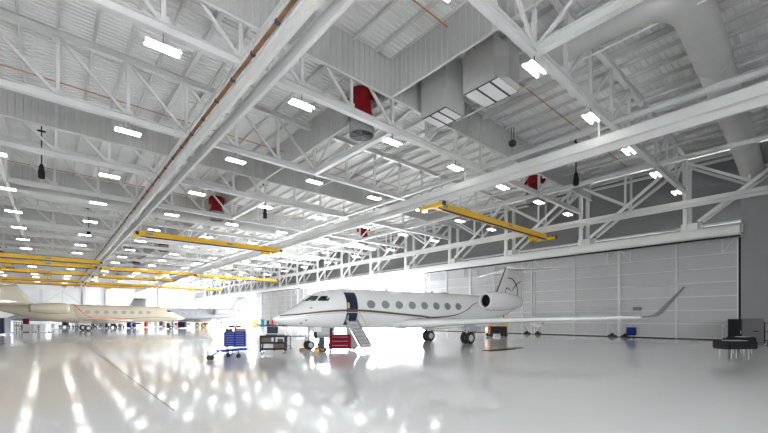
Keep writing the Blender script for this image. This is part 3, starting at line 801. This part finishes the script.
# blue low cart with a tow bar
t = empty('jack_cart', (6.65, 19.3, 0), math.radians(20))
MB().bar((-.5, -.3, .40), (1.1, -.3, .40), .06, .07).bar((-.5, .3, .40), (1.1, .3, .40), .06, .07).bar((-.48, -.3, .4), (-.48, .3, .4), .06, .07).bar((.5, -.3, .4), (.5, .3, .4), .06, .07).bar((1.05, -.3, .4), (1.05, .3, .4), .06, .07).build('frame', blue, t)
MB().bar((-.5, 0, .40), (-1.0, -.0, .18), .05, .05).bar((0, -.3, .4), (.1, -.1, .15), .04, .04).build('tow_bar', blue, t)
for x, y in ((.3, -.36), (.3, .36), (-1.02, -.1), (-1.02, .1)):
    w = MB().lathe([(0, -.04), (.10, -.04), (.12, -.03), (.12, .03), (.10, .04), (0, .04)], (x, y, .12), 'y', 20).build('wheel', rubber, t); autosmooth(w)
    MB().box((x-.02, y-.02, .15), (x+.02, y+.02, .4 if x > 0 else .22)).build('wheel_post', darkg, t)
tag(t, 'low blue framed cart with black wheels in front of the blue tool chest', 'cart')
# black two shelf bench cart with a laptop
t = empty('utility_cart', (9.45, 20.2, 0), RC+.12)
for z in (.28, .62, .98): 
    MB().box((-.68, -.32, z-.03), (.68, .32, z+.01)).box((-.7, -.34, z-.05), (.7, -.31, z+.06)).build('shelf', black, t)
for sx in (-.66, .0, .66):
    for sy in (-.30, .30):
        if sx == 0 and sy < 0: continue
        MB().box((sx-.04, sy-.035, .14), (sx+.04, sy+.035, 1.0)).build('post', black, t)
casters(t, 1.36, .64, .07)
MB().tube([(.68, -.28, .9), (.8, -.28, 1.02), (.8, .28, 1.02), (.68, .28, .9)], .018, 8).build('push_handle', black, t)
tag(t, 'black shelved utility cart carrying a laptop, left of the white jet nose', 'cart')
Q = lambda dx, dy: P(dx, dy, RC+.12, (9.45, 20.2))
t = empty('laptop', (*Q(-.1, .0), 1.0), RC+.1)
MB().box((-.3, -.2, 0), (.3, .2, .1)).build('base', darkg, t); MB().box((-.3, -.24, .1), (.3, .14, .125)).build('keyboard', lightg, t)
l = MB().bar((0, .15, .12), (0, .27, .50), .60, .025, (0, 1, 0)).build('lid', black, t); MB().bar((0, .128, .15), (0, .243, .475), .54, .012, (0, 1, 0)).build('display', screen, l)
tag(t, 'open laptop with dark screen standing on the black utility cart', 'laptop')
for dx, z, dims, m, nm, lb in ((-.38, .63, (.52, .46, .28), brown, 'tool_bag', 'brown tool bag on the middle shelf of the black utility cart'),
                          (.38, .63, (.3, .3, .2), darkg, 'tool_box', 'dark tool box on the middle shelf of the black utility cart'),
                          (.3, .29, (.6, .45, .3), brown, 'tool_bag', 'brown tool bag on the lower shelf of the black utility cart'),
                          (.45, .99, (.35, .3, .12), midg, 'tool_box', 'grey tool box on top of the black utility cart beside the laptop')):
    small(nm, Q(dx, 0), m, lb, nm.split('_')[1], dims, RC+.12, z)
# thin side table by the nose wheel
t = empty('work_table', (12.2, 22.35, 0), RC)
MB().box((-.85, -.3, .80), (.6, .3, .84)).build('top', darkg, t)
for sx in (-.55, .45): MB().box((sx-.025, -.025, .05), (sx+.025, .025, .8)).box((sx-.025, -.28, 0), (sx+.025, .28, .05)).build('leg', darkg, t)
MB().box((-.6, -.03, .2), (-.95, .03, .23)).build('foot_rail', darkg, t)
tag(t, 'thin dark work table standing behind the nose wheel of the white jet', 'table')
# chocks
def chock(loc, rz, m, lab):
    o = MB().prism([(-.12, 0), (.12, 0), (.05, .15), (-.05, .15)], 'x', -.14, .14).build('wheel_chock', m, None, (*loc, 0)); o.rotation_euler = (0, 0, rz); tag(o, lab, 'wheel chock', 'wheel chocks')
chock((11.75, 21.15), RC+.9, orange, 'orange wheel chock in front of the nose wheel of the white jet')
chock((12.95, 21.3), RC+.9, redbright, 'small red wheel chock behind the nose wheel of the white jet')
# ground power unit: grey barrel with dark ends on wheels
t = empty('ground_power_unit', (14.85, 23.5, 0), RC)
o = MB().lathe([(.01, -.62), (.38, -.62), (.42, -.58), (.42, .58), (.38, .62), (.01, .62)], (0, 0, .98), 'x', 24).build('barrel', lightg, t); autosmooth(o)
for s in (-1, 1):
    o = MB().lathe([(.43, s*.45), (.46, s*.5), (.46, s*.7), (.3, s*.74), (.01, s*.74)], (0, 0, .98), 'x', 24).build('end_cap', navy, t); autosmooth(o)
    for sx in (-.4, .4): MB().box((sx-.03, s*.22-.03, .1), (sx+.03, s*.22+.03, .65)).build('leg', midg, t)
    for sx in (-.4, .4): MB().lathe([(0, -.04), (.1, -.04), (.1, .04), (0, .04)], (sx, s*.27, .1), 'y', 14).build('wheel', rubber, t)
for k in range(4): MB().box((-.36+.22*k, -.03, 1.39), (-.32+.22*k, .03, 1.46)).build('fitting', darkg, t)
tag(t, 'grey barrel shaped ground unit with navy end caps beyond the nose gear', 'ground unit')
small('tool_bag', (12.15, 19.35), brown, 'brown tool bag on the floor left of the crimson tool chest', 'bag', (.42, .35, .28), RC, 0, .06)
small('cardboard_box', (11.75, 19.45), tanm, 'small tan cardboard box on the floor beside the brown tool bag', 'box', (.3, .28, .22), RC+.2, 0, .01)
small('gas_can', (12.55, 20.1), navy, 'dark navy case standing upright beside the crimson tool chest', 'case', (.3, .4, .8), RC, 0, .03)
chest((13.25, 19.15), RC+.05, 1.26, .6, .98, crimson, 'crimson wheeled tool chest standing in front of the jet stairs', 3, .14, 1, False, crimson)
t = small('bottle', (12.9, 19.4), whitem, 'small white bottle standing on the crimson tool chest', 'bottle', (.09, .09, .28), 0, 1.0)
small('rag', (13.3, 19.0), lightg, 'folded grey cloth hanging over the crimson chest top edge', 'cloth', (.28, .2, .03), .3, 1.0, .01)
# floor mats
for (x, y, w, d, a, lb) in ((21.1, 13.25, 2.3, .75, .0, 'dark rubber mat on the floor under the wing, nearer the camera'), (22.6, 13.3, 2.4, .6, .15, 'dark rubber mat on the floor under the wing, farther right')):
    mb = MB().cbox((0, 0, .012), (w, d, .024), .005); mb.box((-w/2+.1, -d/2+.1, .024), (w/2-.1, d/2-.1, .028))
    o = mb.build('floor_mat', matmat, None, (x, y, 0)); o.rotation_euler = (0, 0, a-.1); tag(o, lb, 'mat', 'rubber mats under the wing')
# yellow and black work cart behind the wing
t = empty('maintenance_cart', (36.0, 22.8, 0), RC+.1)
for sx in (-1.0, 1.0):
    for sy in (-.45, .45): MB().box((sx-.04, sy-.04, .3), (sx+.04, sy+.04, 2.42)).build('post', yellow, t)
for z in (1.35, 2.36): 
    mb = MB()
    for sy in (-.45, .45): mb.box((-1.04, sy-.05, z-.06), (1.04, sy+.05, z+.06))
    for sx in (-1.0, 1.0): mb.box((sx-.05, -.45, z-.06), (sx+.05, .45, z+.06))
    mb.build('rail', yellow, t)
MB().cbox((.1, 0, .72), (1.9, .8, .8), .04).build('engine_housing', darkg, t)
MB().cbox((-.95, 0, .75), (.35, .7, .7), .03).build('red_end', redbright, t)
mb = MB()
for k in range(12): mb.box((-.7+.14*k, -.43, .4), (-.64+.14*k, -.4, 1.05))
mb.build('grille', black, t)
for sx in (-.8, .8):
    for sy in (-.4, .4):
        w = MB().lathe([(0, -.08), (.2, -.08), (.24, -.05), (.24, .05), (.2, .08), (0, .08)], (sx, sy, .24), 'y', 20).build('wheel', rubber, t); autosmooth(w)
for sx in (-.55, .0, .55): MB().box((sx-.05, -.5, 1.3), (sx+.05, -.46, 2.3)).build('marker', [redbright, yellow, darkg][int(sx*2+1)], t)
tag(t, 'yellow framed black ground cart with red end, standing behind the jet wing', 'cart')
# blue bin by the doors
t = empty('waste_bin', (44.2, 12.55, 0), PI/2)
MB().cbox((0, 0, .62), (.75, .6, .75), .05).build('body', blue, t); casters(t, .7, .55, .1)
MB().cbox((0, 0, 1.02), (.79, .64, .07), .02).build('lid', blue, t)
tag(t, 'blue wheeled bin standing against the side door', 'bin')
t = empty('door_unit', (42.3+2.45, 12.2, 2.75))
MB().cbox((0, 0, .18), (.25, .75, .36), .04).build('cover', midg, t); tag(t, 'small grey box fixed on the side door above the blue bin', 'box')
# right foreground padded stands
def padded(loc, rz, w, d, lab, z=.9):
    t = empty('padded_work_stand', (loc[0], loc[1], 0), rz)
    MB().cbox((0, 0, z-.21), (w, d, .40), .05).build('pad', black, t)
    MB().box((-w*.3, -d*.3, z-.012), (w*.25, d*.25, z+.012)).build('paper', lightg, t)
    for sx in (-.75, .6):
        for sy in (-1, 1):
            MB().tube([(sx*w*.4, sy*d*.38, .0), (sx*w*.4, sy*d*.38, z-.4)], .024, 10).build('leg', lightg, t)
    return tag(t, lab, 'work stand', 'black padded work stands at the right')
padded((25.25, 2.75), RC+.05, 1.6, .8, 'black padded work stand on chrome legs at the right, the complete one')
padded((27.4, 1.05), RC, 1.3, .8, 'black padded work stand cut off by the right edge of the picture')
padded((29.2, 2.85), RC+.2, 1.0, .7, 'black padded work stand behind the complete one, half hidden', .95)
# grey cabinet and black cabinet by the end wall
t = empty('cabinet', (38.75, 3.25, 0), RC-.75)
MB().cbox((0, 0, 1.02), (1.15, .7, 1.9), .02).build('body', cabm, t); MB().box((-.55, -.37, .1), (-.01, -.35, 1.93)).build('door', cabm, t); MB().box((.01, -.37, .1), (.55, -.35, 1.93)).build('door', cabm, t)
MB().box((.0, -.39, 1.0), (.3, -.365, 1.08)).build('name_plate', crimson, t); casters(t, 1.4, .65, .05)
tag(t, 'tall grey cabinet with a small red plate in front of the end wall', 'cabinet')
t = empty('cabinet', (37.2, 4.05, 0), RC-.75)
MB().cbox((0, 0, .98), (.75, .7, 1.9), .02).build('body', black, t); MB().box((-.35, -.37, .1), (.35, -.35, 1.9)).build('door', black, t); MB().box((.3, -.40, .9), (.33, -.37, 1.1)).build('handle', alu, t)
tag(t, 'tall black cabinet left of the grey cabinet by the end wall', 'cabinet')
t = empty('equipment_rack', (40.6, 2.3, 0), RC)
for sx in (-.4, .4):
    for sy in (-.25, .25): MB().box((sx-.03, sy-.03, 0), (sx+.03, sy+.03, 1.7)).build('post', black, t)
for z in (.3, .95, 1.6): MB().box((-.43, -.28, z), (.43, .28, z+.04)).build('shelf', black, t)
tag(t, 'black shelf rack at the right picture edge beside the grey cabinet', 'rack')
for dx, m, c in ((-.22, blue, 'blue'), (.1, redbright, 'red')):
    for z in (.99,):
        a = empty('gas_bottle', (40.6+dx*.75, 2.3-dx*.66, z)); o = MB().lathe([(.01, 0), (.1, 0), (.11, .03), (.11, .4), (.05, .5), (.04, .58), (.01, .58)], n=16).build('body', m, a); autosmooth(o)
        tag(a, '%s bottle standing on the black rack at the right edge' % c, 'bottle')

# ------------------------------------------------------------------ far equipment under and behind the parked jets
def far_cart(name, loc, w, h, m, lab, cat, style):
    rz = RC+random.uniform(-.2, .4); d = min(.8, w*.8)
    t = empty(name, (loc[0], loc[1], 0), rz)
    if style == 'chest':
        MB().cbox((0, 0, .14+(h-.14)/2), (w, d, h-.14), .02).build('body', m, t); casters(t, w, d, .06)
        k = max(2, int(h/.28))
        for i in range(k):
            z = .16+(h-.2)*(i+.5)/k
            MB().box((-w*.46, -d/2-.02, z-(h-.2)/k*.42), (w*.46, -d/2, z+(h-.2)/k*.42)).build('drawer', m, t)
        MB().box((-w/2, -d/2, h), (w/2, d/2, h+.02)).build('top', darkg, t)
    elif style == 'rack':
        for sx in (-1, 1):
            for sy in (-1, 1): MB().box((sx*w/2-.03, sy*d/2-.03, 0), (sx*w/2+.03, sy*d/2+.03, h)).build('post', m, t)
        for q in (.15, .5, .97): MB().box((-w/2, -d/2, h*q-.03), (w/2, d/2, h*q+.02)).build('shelf', m, t)
        MB().cbox((-w*.15, 0, h*.5+.02+h*.12), (w*.5, d*.7, h*.24), .01).build('load', tanm if m is not yellow else darkg, t)
    elif style == 'drum':
        o = MB().lathe([(.01, .12), (w*.36, .12), (w*.5, .16), (w*.5, .24), (w*.33, .28), (w*.33, h-.2), (w*.5, h-.16), (w*.5, h-.04), (w*.36, h), (.01, h)], n=20).build('reel', m, t); autosmooth(o)
        MB().box((-w*.4, -w*.4, 0), (w*.4, w*.4, .12)).build('base', darkg, t)
    elif style == 'low':
        MB().box((-w/2, -d/2, .35), (w/2, d/2, .45)).build('deck', m, t)
        MB().cbox((w*.1, 0, .45+(h-.45)/2), (w*.55, d*.7, h-.45), .03).build('load', m, t)
        MB().bar((-w/2, 0, .4), (-w/2-.5, 0, .9), .04, .04).build('handle', darkg, t)
        for sx in (-1, 1):
            for sy in (-1, 1): MB().lathe([(0, -.05), (.17, -.05), (.17, .05), (0, .05)], (sx*w*.38, sy*d*.45, .17), 'y', 14).build('wheel', rubber, t)
    tag(t, lab, cat)
FAR = [
('tool_cabinet', -4.20,64.1,1.1,2.0,navy,'tall navy cabinet at the left picture edge under the cream jet tail','cabinet','chest'),
('tool_cabinet', -4.07,71.2,.62,1.55,whitem,'narrow white cabinet beside the navy cabinet at the left edge','cabinet','chest'),
('shelf_rack', -3.82,83.5,.7,1.38,darkg,'dark shelf rack behind the white cabinet under the cream jet tail','rack','rack'),
('tool_cabinet', -2.9,84.2,.62,1.9,crimson,'dark red cabinet standing under the cream jet tail','cabinet','chest'),
('tool_chest', -2.1,72.6,1.2,1.14,lightg,'light grey tool chest with drawers under the cream jet tail','tool chest','chest'),
('utility_cart', -1.5,83.5,.96,.88,black,'black low cart between two pale chests under the cream jet','cart','rack'),
('tool_chest', -.45,71.6,.93,1.14,whitem,'white tool chest nearest the camera under the cream jet','tool chest','chest'),
('hose_reel', -.06,84.58,.50,.83,blue,'small blue hose reel behind the white tool chest','reel','drum'),
('tool_chest', .59,87.68,.87,.96,whitem,'white low chest right of the small blue reel','tool chest','chest'),
('storage_container', 12.27,90.69,1.45,1.35,blue,'blue container under the nose of the cream jet','container','chest'),
('shelf_rack', 14.22,94.32,1.37,1.37,yellow,'yellow framed shelf rack right of the blue container','rack','rack'),
('utility_cart', 15.6,95.9,.63,1.5,redbright,'bright red upright cart beside the yellow rack','cart','chest'),
('shelf_rack', 16.9,97.8,.84,1.35,tanm,'tan shelf rack right of the bright red cart','rack','rack'),
('tool_chest', 17.1,80.9,1.15,1.2,green,'dark green tool chest below the tip of the cream jet nose','tool chest','chest'),
('tow_cart', 22.31,99.80,1.3,.94,redbright,'low red tow cart between the dark green and navy chests','cart','low'),
('tool_chest', 19.5,82.2,1.35,1.2,navy,'navy tool chest between the cream and silver jets','tool chest','chest'),
('shelf_rack', 20.95,82.6,1.05,1.3,yellow,'yellow rack under the silver jet, leftmost of three yellow ones','rack','rack'),
('shelf_rack', 22.55,82.9,1.1,1.3,yellow,'yellow rack under the silver jet, middle of three yellow ones','rack','rack'),
('shelf_rack', 24.3,83.1,1.4,1.25,yellow,'yellow rack under the silver jet, rightmost of three yellow ones','rack','rack'),
('tool_chest', 18.2,99.6,.89,1.33,whitem,'white chest just right of the tan shelf rack','tool chest','chest'),
('tool_chest', 19.4,100.9,.89,1.2,darkg,'dark grey chest behind the tip of the cream jet nose','tool chest','chest'),
('hose_reel', 20.3,101.9,.56,1.1,orange,'small orange reel left of the dark green tool chest','reel','drum'),
('hose_reel', 36.30,87.9,1.18,1.53,yellow,'yellow reel standing in the doorway right of the silver jet tail','reel','drum'),
('hose_reel', 39.8,91.2,1.2,1.62,teal,'teal reel standing by the side door, left of three','reel','drum'),
('hose_reel', 40.9,90.6,.88,1.38,darkg,'dark grey reel between the teal and red ones by the side door','reel','drum'),
('hose_reel', 41.8,89.9,.62,1.62,redbright,'narrow red reel standing by the side door','reel','drum'),
('tool_chest', 32.41,106.87,1.33,1.20,whitem,'white chest far behind the silver jet engine','tool chest','chest'),
('tow_cart', 36.12,110.6,1.14,1.14,redbright,'red low cart far behind the silver jet tail','cart','low'),
('tool_chest', 7.45,91.2,.76,1.05,midg,'mid grey chest under the cream jet cabin windows','tool chest','chest'),
('tool_chest', 8.25,91.2,.38,1.05,blue,'narrow blue chest right of the mid grey one under the cream jet','tool chest','chest'),
('tow_cart', 2.34,106.,1.78,1.11,black,'black low cart far behind the cream jet wing','cart','low'),
('tow_cart', 4.4,106.4,1.33,.89,midg,'grey low cart far behind the cream jet main wheels','cart','low'),
('tow_cart', 9.6,95.,1.47,.84,black,'black low cart behind the forward cabin of the cream jet','cart','low'),
('tow_cart', 11.0,96.4,1.47,.84,midg,'grey low cart left of the blue container','cart','low'),
]
for nm, x, y, w, h, m, lab, cat, st in FAR: far_cart(nm, (x, y), w, h, m, lab, cat, st)

# ------------------------------------------------------------------ daylight, camera
w = bpy.data.worlds.new('World'); SC.world = w; w.use_nodes = True
bg = w.node_tree.nodes['Background']; bg.inputs['Color'].default_value = (.93, .97, 1.0, 1); bg.inputs['Strength'].default_value = 8.0
def portal(y0, y1):
    l = bpy.data.lights.new('opening_portal', 'AREA'); l.shape = 'RECTANGLE'; l.size = y1-y0; l.size_y = 9.1; l.cycles.is_portal = True
    o = bpy.data.objects.new('opening_portal', l); COL.objects.link(o); o.location = (XW+.3, (y0+y1)/2, 4.6); o.rotation_euler = (0, math.radians(90), 0)
    o.rotation_euler = (PI/2, 0, PI/2)
    return o
portal(41.7, 77.2); portal(108.3, 149.9)
l = portal(0, 26); l.location = (-9, YR-.4, 2.0); l.data.size_y = 4.0; l.rotation_euler = (PI/2, 0, 0)  # portal for the added, unseen fill-light opening in the rear wall
cam = bpy.data.cameras.new('Camera'); co = bpy.data.objects.new('Camera', cam); COL.objects.link(co)
co.location = (0, 0, 2.0); co.rotation_euler = (PI/2, 0, -math.atan2(.6586093, .7524851))
cam.sensor_fit = 'HORIZONTAL'; cam.sensor_width = 36; cam.lens = 36*381.607/768; cam.shift_y = (318-216.5)/768; cam.clip_end = 2000
SC.camera = co
SC.view_settings.view_transform = 'Standard'; SC.view_settings.look = 'None'; SC.view_settings.gamma = 1; SC.view_settings.use_curve_mapping = False
SC.view_settings.exposure = 2.15
cy_ = SC.cycles
cy_.use_denoising = True; cy_.max_bounces = 8; cy_.diffuse_bounces = 5; cy_.glossy_bounces = 4
cy_.use_adaptive_sampling = True; cy_.adaptive_threshold = .02
cy_.sample_clamp_indirect = 6
